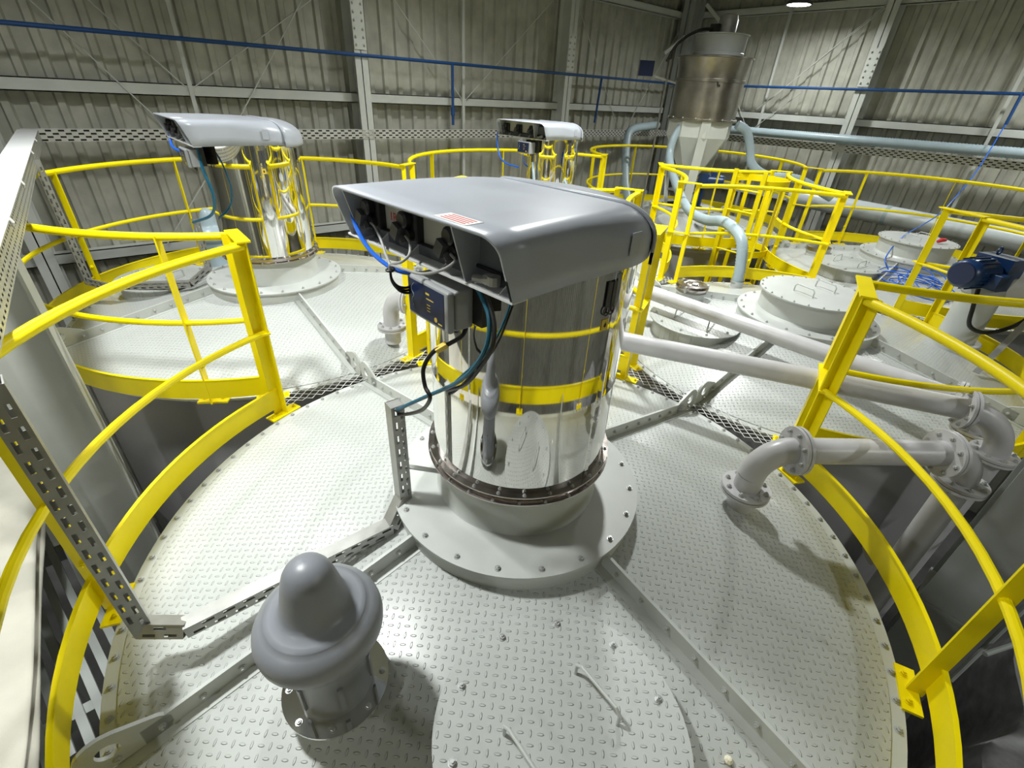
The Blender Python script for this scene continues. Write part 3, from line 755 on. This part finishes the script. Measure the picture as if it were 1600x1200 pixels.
def pipe_run(label, base, d, zc, L, r=.068, Rb=.17, down=True, Rb2=.17, botlen=3.0, R=.125):
    """inlet: vertical stub on the roof at base, elbow turning to direction d at height zc, straight pipe, elbow down"""
    d = Vector(d).normalized(); b0 = Vector(base); dn = Vector((0, 0, -1))
    t = thing('pipe_run', label, 'pipe', b0, 0, 'grey flanged pipe runs')
    zs = b0.z
    part('stub', MB().cyl(b0-Vector((0, 0, .1)), b0+Vector((0, 0, .05)), r, 28), M['pipe'], t, True)
    flange_pair(t, b0+Vector((0, 0, .05)), UP, R)
    p = Vector((b0.x, b0.y, zc-Rb))
    if p.z > b0.z+.05: part('riser', MB().cyl(b0+Vector((0, 0, .05)), p, r, 28), M['pipe'], t, True)
    el = bend(p, UP, d, Rb); part('elbow', MB().tube(el, r, 28), M['pipe'], t, True)
    q = el[-1]; flange_pair(t, q+d*.01, d, R)
    e = q+d*L; part('pipe', MB().cyl(q, e, r, 28), M['pipe'], t, True)
    if down:
        flange_pair(t, e, d, R)
        el = bend(e, d, dn, Rb2); part('elbow', MB().tube(el, r, 28), M['pipe'], t, True)
        flange_pair(t, el[-1], dn, R)
        part('downpipe', MB().cyl(el[-1], el[-1]+dn*botlen, r, 28), M['pipe'], t, True)
    return t
d0 = Vector((.817, -.577, 0))
pipe_run('short flanged pipe with elbow on the front tank, going down at right', (1.02, -.735, .18), (.80, -.60, 0), .50, .82, Rb2=.20)
d1 = Vector((2.436-.40, -1.235-2.13, 0)).normalized()
b1 = Vector((2.436, -1.235, 0))-d1*3.80-d1*.17
pipe_run('longest grey pipe, from the left tank elbow across behind the front filter', (b1.x, b1.y, .17), d1, .50, 3.86, Rb2=.27)
d2 = Vector((.07, -.998, 0)).normalized()
b2_ = Vector((2.84, -1.21, 0))-d2*3.7-d2*.17
pipe_run('grey pipe crossing before the necked tank, farther of the two long ones', (b2_.x, b2_.y, .05), d2, .39, 3.7, Rb2=.17, botlen=.18)
single('blind_flange', MB().cyl((1.93, -1.30, -.42), (1.97, -1.34, -.40), .07, 20), M['foam'], 'small pale round cap low beside the vertical pipe', 'cap')

# steel columns standing between the tanks
c = thing('steel_column', 'grey steel column beside the pipes at the right edge', 'column', (2.14, -1.76, ZF))
b = MB(); b.box(1.975, 1.99, -1.9, -1.61, ZF, ZC); b.box(2.29, 2.305, -1.9, -1.61, ZF, ZC); b.box(1.99, 2.29, -1.775, -1.765, ZF, ZC)
part('column_shaft', b, M['column'], c, True, 0)
part('splice_plate', MB().box(1.965, 2.315, -1.91, -1.60, -.56, -.535), M['column'], c, True, 0)
part('brace_rod', MB().tube([(1.9, -1.95, -.9), (2.7, -2.1, .1)], .014, 8), M['column'], c, True)
part('brace_rod', MB().tube([(1.95, -1.98, -.62), (3.3, -2.6, -.5)], .014, 8), M['column'], c, True)
c = thing('steel_column', 'broad grey steel column below the white covered tray at left', 'column', (-1.85, 2.1, ZF))
b = MB(); b.box(-2.05, -2.035, 1.97, 2.2, ZF, 1.2); b.box(-1.68, -1.665, 1.97, 2.2, ZF, 1.2); b.box(-2.035, -1.68, 2.08, 2.095, ZF, 1.2)
part('column_shaft', b, M['girt'], c, True, 0)

# ------------------------------------------------------------------ stainless hopper with fan
H = G(2, 1); h3 = (H.x, H.y, 0)
t = thing('hopper_filter', 'tall stainless dust hopper with fan on top, standing in the far corner', 'hopper', (H.x, H.y, .3))
part('cone', MB().lathe([(.09, .55), (.09, .72), (.54, 1.50), (.54, 1.76)], 8, h3), M['girt'], t, True, 20)
o = part('lower_drum', MB().lathe([(.55, 1.74), (.58, 1.75), (.58, 1.775), (.545, 1.78), (.545, 2.30), (.57, 2.305), (.57, 2.325)], 64, h3), M['brush'], t, True)
bolts(o, [(Vector((H.x+.567*math.cos(a), H.y+.567*math.sin(a), 1.775))-t.location, UP) for a in fr(16)], .012)
o = part('upper_drum', MB().lathe([(.57, 2.325), (.57, 2.34), (.548, 2.345), (.55, 2.45), (.585, 2.62), (.61, 2.625), (.61, 2.645), (0, 2.645)], 64, h3), M['brush'], t, True)
part('fan_casing', MB().lathe([(.36, 2.66), (.40, 2.665), (.40, 2.70), (.39, 2.71), (.40, 2.93), (.42, 2.935), (.42, 2.95), (0, 2.95)], 48, (H.x+.02, H.y-.02, 0)), M['column'], t, True)
o = part('fan_motor', MB().lathe([(.145, 2.95), (.145, 3.14), (.14, 3.15), (.125, 3.20), (.07, 3.225), (0, 3.23)], 32, (H.x+.06, H.y-.05, 0)), M['galv'], t, True)
part('terminal_box', MB().box(H.x-.16, H.x-.08, H.y-.02, H.y+.12, 2.96, 3.08), M['black'], t, True, 0)
for a in (222, 342, 102):
    a = rad(a); ca, sa = math.cos(a), math.sin(a)
    b = MB(); p = Vector((H.x+.54*ca, H.y+.54*sa, 1.78)); q = Vector((H.x+.30*ca, H.y+.30*sa, .2))
    b.hexa([p+Vector((-sa, ca, 0))*s*.075+Vector((ca, sa, 0))*k for s, k in ((-1, 0), (1, 0), (1, .02), (-1, .02))][::1] +
           [q+Vector((-sa, ca, 0))*s*.075+Vector((ca, sa, 0))*k for s, k in ((-1, 0), (1, 0), (1, .02), (-1, .02))])
    part('leg', b, M['girt'], t, True, 0)
part('outlet_valve', MB().lathe([(.13, .4), (.17, .42), (.17, .56), (.09, .58)], 24, h3), M['girt'], t, True)
part('gate_plate', MB().box(H.x-.28, H.x+.3, H.y-.2, H.y+.2, .60, .63), M['galv'], t, True, 0)
part('pulley_ring', MB().tube([(H.x-.38+.02*math.cos(q), H.y-.40+.02*math.sin(q), 2.27+.03*math.sin(q)) for q in fr(10)], .008, 6, closed=True), M['black'], t, True)
t2 = thing('rotary_drive', 'small blue geared motor under the stainless hopper', 'motor', (H.x+.35, H.y-.15, .5))
b = MB(); p = Vector((H.x+.22, H.y-.24, .80)); d = Vector((.55, -.83, 0))
part('motor_body', MB().tube([p, p+d*.3, p+d*.31], [.11, .11, .09], 20), M['blue'], t2, True)
part('gearbox', MB().obox(p-d*.05, d, (-d.y, d.x, 0), UP, .09, .10, .11), M['blue'], t2, True, 0)
t2.children[-1].modifiers.new('round', 'BEVEL').width = .03
part('terminal_box', MB().obox(p+d*.15+Vector((0, 0, .12)), d, (-d.y, d.x, 0), UP, .07, .06, .03), M['blue'], t2, True, 0)
part('stand', MB().bar(p-d*.02, p-d*.02-Vector((0, 0, .55)), .05, .05, (1, 0, 0)), M['blue'], t2, True, 0)
cable([(H.x-.12, H.y+.04, 3.02), (H.x-.35, H.y+.2, 2.98), (H.x-.6, H.y+.35, 2.8), (H.x-.72, H.y+.42, 2.55)], .022, M['black'], 'thick black cable curving off the hopper fan')
t2 = thing('control_box', 'dark blue control box on a stem left of the hopper', 'box', (6.6, 4.75, 2.45))
part('enclosure', MB().obox((6.62, 4.78, 2.46), (.75, -.66, 0), (.66, .75, 0), UP, .12, .05, .11), M['label'], t2, True, 0)
part('bracket', MB().bar((6.66, 4.75, 2.38), (6.98, 4.28, 2.25), .03, .03), M['galv'], t2, True, 0)
# perforated ladder-like support at the hopper's left
b = MB(); b.perf((6.74, 4.42, 0), (.02, 0, 1), (.66, .75, 0), 2.6, .14, 2, .09, .05, .016)
solid(single('tray_upright', b, M['galv'], 'perforated upright tray left of the hopper', 'tray', None, 0), .003)

# ------------------------------------------------------------------ hoses and duct
def hose(pts, r, label, group='grey blue hoses', rings=True):
    P = spline(pts, 10)
    # resample evenly so that the corrugation is regular
    out = [P[0]]; step = max(r*.28, .016)
    for a, b_ in zip(P, P[1:]):
        while (b_-out[-1]).length >= step:
            out.append(out[-1]+(b_-out[-1]).normalized()*step)
            if (out[-1]-b_).dot(b_-a) > 0: break
    R = [r*(1.0 if k % 2 else .90) for k in range(len(out))]
    return single('flexible_hose', MB().tube(out, R, 16), M['hose'], label, 'hose', group, 60)
hose([(4.55, 1.22, .02), (4.56, 1.25, .35), (4.62, 1.38, .64), (4.85, 1.75, .72), (5.2, 2.2, .62), (5.6, 2.75, .62), (6.2, 3.45, .85), (6.62, 3.95, 1.15), (6.72, 4.02, 1.45), (6.82, 3.95, 1.70)], .068, 'pale blue hose rising from the necked tank up to the hopper')
part_ = thing('hose_spigot', 'white pipe spigot on the necked tank holding the blue hose', 'pipe', (4.55, 1.22, .0))
part('spigot', MB().lathe([(.085, 0), (.085, .08), (.072, .085), (.072, .16)], 28, (4.55, 1.22, 0)), M['paint'], part_, True)
part('hose_clip', MB().lathe([(.074, .13), (.078, .13), (.078, .15), (.074, .15)], 28, (4.555, 1.228, 0)), M['galv'], part_, True)
hose([(7.62, 3.42, 1.72), (7.78, 3.30, 1.62), (7.88, 3.2, 1.35), (7.9, 3.1, 1.12), (8.05, 2.85, .97), (8.3, 2.4, .95), (8.7, 1.9, .7)], .075, 'blue grey hose leaving the right side of the hopper')
hose([(9.6, 6.5, 1.50), (8.9, 6.2, 1.5), (8.2, 6.15, 1.42), (7.95, 6.0, 1.1), (7.6, 5.6, .5), (7.45, 5.3, .12)], .085, 'dark hose arching down at far centre left of the hopper')
hose([(10.45, 5.6, 1.52), (10.45, 3.5, 1.535), (10.45, 1.0, 1.56), (10.45, -3.5, 1.62)], .085, 'long pale hose lying on the right wall tray')
t = thing('duct', 'big pale grey duct running along the right wall behind the railing', 'duct', (10.0, 0, .42))
part('pipe', MB().cyl((9.98, 3.1, .44), (9.98, -4.2, .30), .165, 40), M['duct'], t, True)
part('joint_ring', MB().cyl((9.98, 1.35, .407), (9.98, 1.29, .406), .172, 40), M['hose'], t, True)

# ------------------------------------------------------------------ geared motor on its pipe stub
t = thing('geared_motor', 'large blue geared motor on a grey pipe at right', 'motor', (4.93, -.88, .12))
o = part('pipe_stub', MB().lathe([(.21, .0), (.21, .12), (.155, .14), (.155, .62)], 36, (4.93, -.88, 0)), M['paint'], t, True)
o = part('stub_flange', MB().lathe([(.15, .12), (.215, .12), (.215, .145), (.15, .145)], 36, (4.93, -.88, 0)), M['paint'], t, True)
part('housing', MB().cyl((4.93, -.88, .70), (5.75, -1.75, .78), .16, 32), M['pipe'], t, True)
part('housing_end', MB().lathe([(.155, .6), (.17, .62), (.17, .80), (.12, .88), (0, .9)], 32, (4.93, -.88, 0)), M['column'], t, True)
mp = Vector((4.72, -.84, .84)); md = Vector((-.93, .30, .03)).normalized(); ms = Vector((-md.y, md.x, 0)).normalized()
o = part('motor_body', MB().tube([mp+md*.02, mp+md*.30, mp+md*.34, mp+md*.36], [.125, .125, .118, .10], 32), M['blue'], t, True)
o2 = part('fan_cover', MB().tube([mp+md*.36, mp+md*.375], [.10, .095], 32), M['label'], o)
o2.data.transform(Matrix.Translation(-t.location))
part('cooling_fin', (lambda b: [b.obox(mp+md*.17+(ms*math.cos(a)+Vector((0, 0, 1))*math.sin(a))*.127, md, (ms*math.cos(a)+Vector((0, 0, 1))*math.sin(a)), md.cross(ms*math.cos(a)+Vector((0, 0, 1))*math.sin(a)), .12, .012, .003) for a in fr(20)] and b)(MB()), M['blue'], t, True, 0)
part('gearbox', MB().obox(mp-md*.14, md, ms, UP, .12, .14, .14), M['blue'], t, True, 0)
bv = t.children[-1].modifiers.new('round', 'BEVEL'); bv.width = .03; bv.segments = 3
part('terminal_box', MB().obox(mp+md*.12+Vector((0, 0, -.03))+ms*.16, md, ms, UP, .08, .045, .06), M['blue'], t, True, 0)
part('lifting_eye', MB().tube([mp-md*.02+Vector((0, 0, .19))+(md*math.cos(q)+Vector((0, 0, 1))*math.sin(q))*.03 for q in fr(14)], .008, 8, closed=True), M['blue'], t, True)
cable([(4.66, -.86, .70), (4.6, -.9, .55), (4.62, -.95, .38), (4.75, -1.08, .33), (4.95, -1.22, .42), (5.1, -1.3, .6)], .018, M['black'], 'thick black cable looping below the blue geared motor')
single('flat_strut', MB().bar((4.30, -1.18, .10), (5.25, -1.32, .72), .05, .006), M['galv'], 'flat grey strut leaning beside the geared motor', 'strut', None, 0)
b = MB(); b.perf((5.05, -1.42, .62), (.6, -.8, 0), (.8, .6, 0), 1.2, .22, 3, .07, .035, .014)
solid(single('cable_tray_end', b, M['galv'], 'short perforated tray behind the blue geared motor', 'tray', None, 0), .002)

# ------------------------------------------------------------------ caged ladder between the far tanks
t = thing('caged_ladder', 'yellow caged ladder coming up between the far tanks', 'ladder', (6.1, 2.03, -3.))
cc = (6.1, 2.03)
for z in (1.1, .15, -.9, -1.9): part('hoop', MB().arcplate(.37, .012, z-.045, z+.045, rad(-150), rad(150), c=cc), M['yellow'], t, True)
for a in (-150, -100, -50, 0, 50, 100, 150):
    a = rad(a); part('cage_bar', MB().obox((cc[0]+.36*math.cos(a), cc[1]+.36*math.sin(a), -.4), (-math.sin(a), math.cos(a), 0), UP, (math.cos(a), math.sin(a), 0), .03, 1.55, .004), M['yellow'], t, True, 0)
for s in (-1, 1): part('ladder_rail', MB().bar((cc[0]-.36, cc[1]+s*.21, -4.5), (cc[0]-.36, cc[1]+s*.21, 1.25), .06, .02, (1, 0, 0)), M['yellow'], t, True, 0)
for k in range(14): part('rung', MB().tube([(cc[0]-.36, cc[1]-.21, 1.0-.28*k), (cc[0]-.36, cc[1]+.21, 1.0-.28*k)], .012, 8), M['yellow'], t, True)

# ------------------------------------------------------------------ small fittings on the tank tops
t = thing('relief_valve', 'small round stainless relief valve near the blue hose', 'valve', (3.42, 1.18, .1))
part('body', MB().lathe([(.15, -.03), (.15, .17), (.16, .175), (.16, .19), (.14, .195), (.14, .215)], 40, (3.42, 1.18, .08)), M['paint'], t, True)
part('lid', MB().lathe([(.15, .215), (.168, .218), (.17, .24), (.155, .262), (.11, .272), (.095, .262), (.07, .262), (.06, .272), (0, .278)], 48, (3.42, 1.18, .08)), M['ring'], t, True)
for a in (70, 190, 310): part('clip', MB().box(3.42+.16*math.cos(rad(a))-.012, 3.42+.16*math.cos(rad(a))+.012, 1.18+.16*math.sin(rad(a))-.012, 1.18+.16*math.sin(rad(a))+.012, .28, .345), M['bolt'], t, True, 0)
t = thing('relief_valve', 'brown ringed relief valve behind the yellow posts on the far right tank', 'valve', (6.95, 1.25, .1))
part('body', MB().lathe([(.15, .05), (.15, .17), (.16, .175), (.16, .19)], 40, (6.95, 1.25, 0)), M['paint'], t, True)
part('lid', MB().lathe([(.16, .19), (.168, .2), (.168, .25), (.13, .262), (0, .266)], 40, (6.95, 1.25, 0)), M['brush'], t, True)
t = thing('mushroom_vent', 'small pale vent beside the left filter, behind its cable tray', 'vent', (-.44, 5.05, .05))
part('vent_body', MB().lathe([(.122, .05), (.122, .40)], 40, (-.40, 5.05, 0)), M['hose'], t, True)
part('cap', MB().lathe(prof, 40, (-.40, 5.05, -.12)), M['hose'], t, True, 60)
single('red_coupling', MB().tube([(7.32, .0, .575), (7.36, -.03, .60), (7.41, -.06, .60)], [.02, .03, .02], 10), M['red'], 'dark red coupling lying on the far right blank cover', 'coupling')
single('foam_blob', MB().lathe([(0, -.012), (.013, -.008), (.015, .002), (.008, .012), (0, .014)], 8, (-.13, -1.33, zroof(1.34)+.012)), M['foam'], 'tiny cream foam blob beside a rib on the front tank', 'foam')

# ------------------------------------------------------------------ cables of the front filter
cable([(-.53, .375, 1.66), (-.55, .348, 1.637), (-.56, .320, 1.581), (-.57, .222, 1.528), (-.57, .105, 1.50), (-.55, .012, 1.487), (-.48, .0, 1.47)], .0075, M['bluecable'], 'bright blue air hose curving under the open front of the hood')
cable([(-.44, -.245, 1.53), (-.45, -.256, 1.517), (-.455, -.302, 1.490), (-.46, -.348, 1.443), (-.47, -.358, 1.368), (-.48, -.319, 1.282), (-.49, -.226, 1.171), (-.51, -.038, 1.018), (-.54, .084, .917), (-.54, .165, .85)], .0075, M['teal'], 'teal air hose hanging from the hood down to the tray')
cable([(-.43, -.25, 1.53), (-.44, -.261, 1.517), (-.45, -.326, 1.486), (-.455, -.366, 1.429), (-.465, -.376, 1.362), (-.472, -.337, 1.285), (-.475, -.25, 1.17), (-.48, -.14, 1.09)], .007, M['black'], 'black hose hanging close beside the teal air hose')
cable([(-.43, -.19, 1.37), (-.43, -.190, 1.347), (-.45, -.193, 1.316), (-.48, -.163, 1.283), (-.52, -.131, 1.252), (-.55, -.110, 1.189), (-.56, -.131, 1.132), (-.56, -.162, 1.099), (-.55, -.083, 1.002), (-.54, .054, .898), (-.535, .155, .835)], .0075, M['black'], 'black cable from the control box curving down to the upright tray')
cable([(-.525, .265, 1.585), (-.53, .22, 1.58), (-.54, .160, 1.556), (-.56, .087, 1.528), (-.58, .02, 1.515), (-.58, .016, 1.497)], .0045, M['greycable'], 'thin grey cable from the first valve to the box')
cable([(-.505, .045, 1.585), (-.515, .0, 1.575), (-.54, -.04, 1.553), (-.57, -.045, 1.536), (-.58, .008, 1.515), (-.58, .02, 1.495)], .0045, M['greycable'], 'thin grey cable from the middle valve to the box')
cable([(-.485, -.19, 1.585), (-.50, -.235, 1.58), (-.54, -.236, 1.562), (-.57, -.172, 1.536), (-.58, -.074, 1.524), (-.58, .008, 1.512), (-.58, .024, 1.493)], .0045, M['greycable'], 'thin grey cable from the rightmost valve looping before the box')
for k, w in enumerate(('lowest', 'middle', 'topmost')):
    cable([(-.58, .018, 1.497), (-.58, .012, 1.459+.004*k), (-.57, -.012+.004*k, 1.435+.006*k), (-.545, -.01, 1.420+.009*k), (-.50, .04, 1.397+.012*k)], .0042, M['black'], w+' of the three thin black cables entering the left side of the control box')
single('cable_tie', MB().tube([(-.58+.012*math.cos(q), .018+.012*math.sin(q), 1.494) for q in fr(12)], .004, 6, closed=True), M['black'], 'black tie bundling the thin grey cables beside the control box', 'tie')
single('cable_tag', MB().obox((-.50, -.147, 1.268), (.55, -.45, .5), (.3, .9, .2), (.6, 0, -.8), .022, .009, .009), M['gold'], 'small yellow marker tag on the black cable under the control box', 'tag')
# cables of the two other filters
g = G(0, 1)
cable([g+Vector(p) for p in ((-.42, -.2, 1.5), (-.44, -.30, 1.35), (-.42, -.33, 1.15), (-.45, -.2, .98), (-.56, .2, .84))], .012, M['teal'], 'dark teal hose hanging beside the left filter')
cable([g+Vector(p) for p in ((-.5, .40, 1.62), (-.53, .36, 1.5), (-.54, .22, 1.45), (-.5, .05, 1.43))], .012, M['bluecable'], 'blue air hose at the open front of the left filter hood')
g = G(1, 1)
cable([g+Vector(p) for p in ((-.5, .40, 1.62), (-.54, .42, 1.5), (-.56, .35, 1.3), (-.55, .22, 1.2), (-.5, .0, 1.17))], .010, M['bluecable'], 'blue air hose drooping at the distant filter')
cable([g+Vector(p) for p in ((-.42, -.18, 1.25), (-.44, -.26, 1.0), (-.44, -.27, .7), (-.45, -.2, .3))], .018, M['hose'], 'pale hose hanging down beside the distant filter')

# blue cable hanging from the right wall pipe and coiled on the far right tank
pts = [(10.5, .42, 1.95), (9.7, .35, 1.3), (9.0, .33, .95), (8.6, .35, .74), (7.9, .35, .66), (7.2, .38, .55), (6.75, .35, .35), (6.7, .25, .22)]
cable(pts, .008, M['bluecable'], 'blue cable drooping from the wall pipe over the far right tank')
b = MB()
for k in range(8):
    cx, cy = 6.45+random.uniform(-.1, .1), -.12+random.uniform(-.14, .14); ra_, rb_ = random.uniform(.22, .42), random.uniform(.14, .3); an = random.uniform(0, PI)
    loop = []
    for q in fr(28):
        x, y = ra_*math.cos(q), rb_*math.sin(q); X_, Y_ = cx+x*math.cos(an)-y*math.sin(an), cy+x*math.sin(an)+y*math.cos(an)
        loop.append((X_, Y_, zroof((Vector((X_, Y_, 0))-G(2, 0)).length)+.02+.01*k+.03*max(0, math.sin(q*2+k))+(.12 if k > 6 else 0)*max(0, math.sin(q))))
    b.tube(loop, .0065, 6, closed=True)
single('cable_coil', b, M['bluecable'], 'messy coil of blue cable lying on the far right tank top', 'cable')

# ------------------------------------------------------------------ things seen below, past the left railing
def lumpy(name, x0, x1, y0, y1, z0, z1, m, label, cat, n=14, amp=.03):
    """soft closed block: a subdivided box with creased sides"""
    b = MB(); idx = {}; fs = []
    def P(i, j, k):
        if (i, j, k) not in idx:
            x, y, z = i/n, j/n, k/n
            dx = amp*math.sin(9*y+5*z)*math.sin(7*z+1.3); dy = amp*math.sin(11*x+4*z+.5); dz = amp*math.sin(8*x+6*y)*.8
            cr = .12*((2*abs(x-.5))**6+(2*abs(y-.5))**6)*((2*abs(z-.5))**6)
            idx[(i, j, k)] = len(b.v)
            b.v.append((x0+(x1-x0)*x+dx-cr*(x-.5), y0+(y1-y0)*y+dy-cr*(y-.5), z0+(z1-z0)*z+dz-cr*.3*(z-.5)))
        return idx[(i, j, k)]
    for a in range(n):
        for c in range(n):
            for f in (lambda s, p, q: P(s, p, q), lambda s, p, q: P(q, s, p), lambda s, p, q: P(p, q, s)):
                fs.append((f(0, a, c), f(0, a, c+1), f(0, a+1, c+1), f(0, a+1, c)))
                fs.append((f(n, a, c), f(n, a+1, c), f(n, a+1, c+1), f(n, a, c+1)))
    b.f = fs
    return single(name, b, m, label, cat, None, 70)
lumpy('tarpaulin', -3.7, -2.33, -.6, 4.0, -1.02, -.82, M['sack'], 'beige creased sheet below the railing in the lower left corner', 'sheet', 22, .03)
t = thing('slatted_platform', 'dark slatted steel platform beside the beige sheet, far below', 'platform', (-2.5, 2.3, ZF))
for k in range(8): part('slat', MB().bar((-3.2+.1*k, 3.6, -1.6), (-2.7+.1*k, 1.2, -1.6), .05, .03), M['column'], t, True, 0)
for y in (1.5, 3.2): part('beam', MB().bar((-3.1, y, -1.68), (-2.15, y, -1.68), .08, .12), M['column'], t, True, 0)
for x, y in ((-2.9, 1.5), (-2.2, 1.5), (-2.9, 3.2), (-2.2, 3.2)): part('leg', MB().box(x-.04, x+.04, y-.04, y+.04, ZF, -1.7), M['column'], t, True, 0)
lumpy('tarpaulin', 1.3, 3.6, -4.2, -2.35, ZF, -1.5, M['tarp'], 'crumpled grey sheet over goods, far below in the lower right corner', 'sheet', 20, .09)
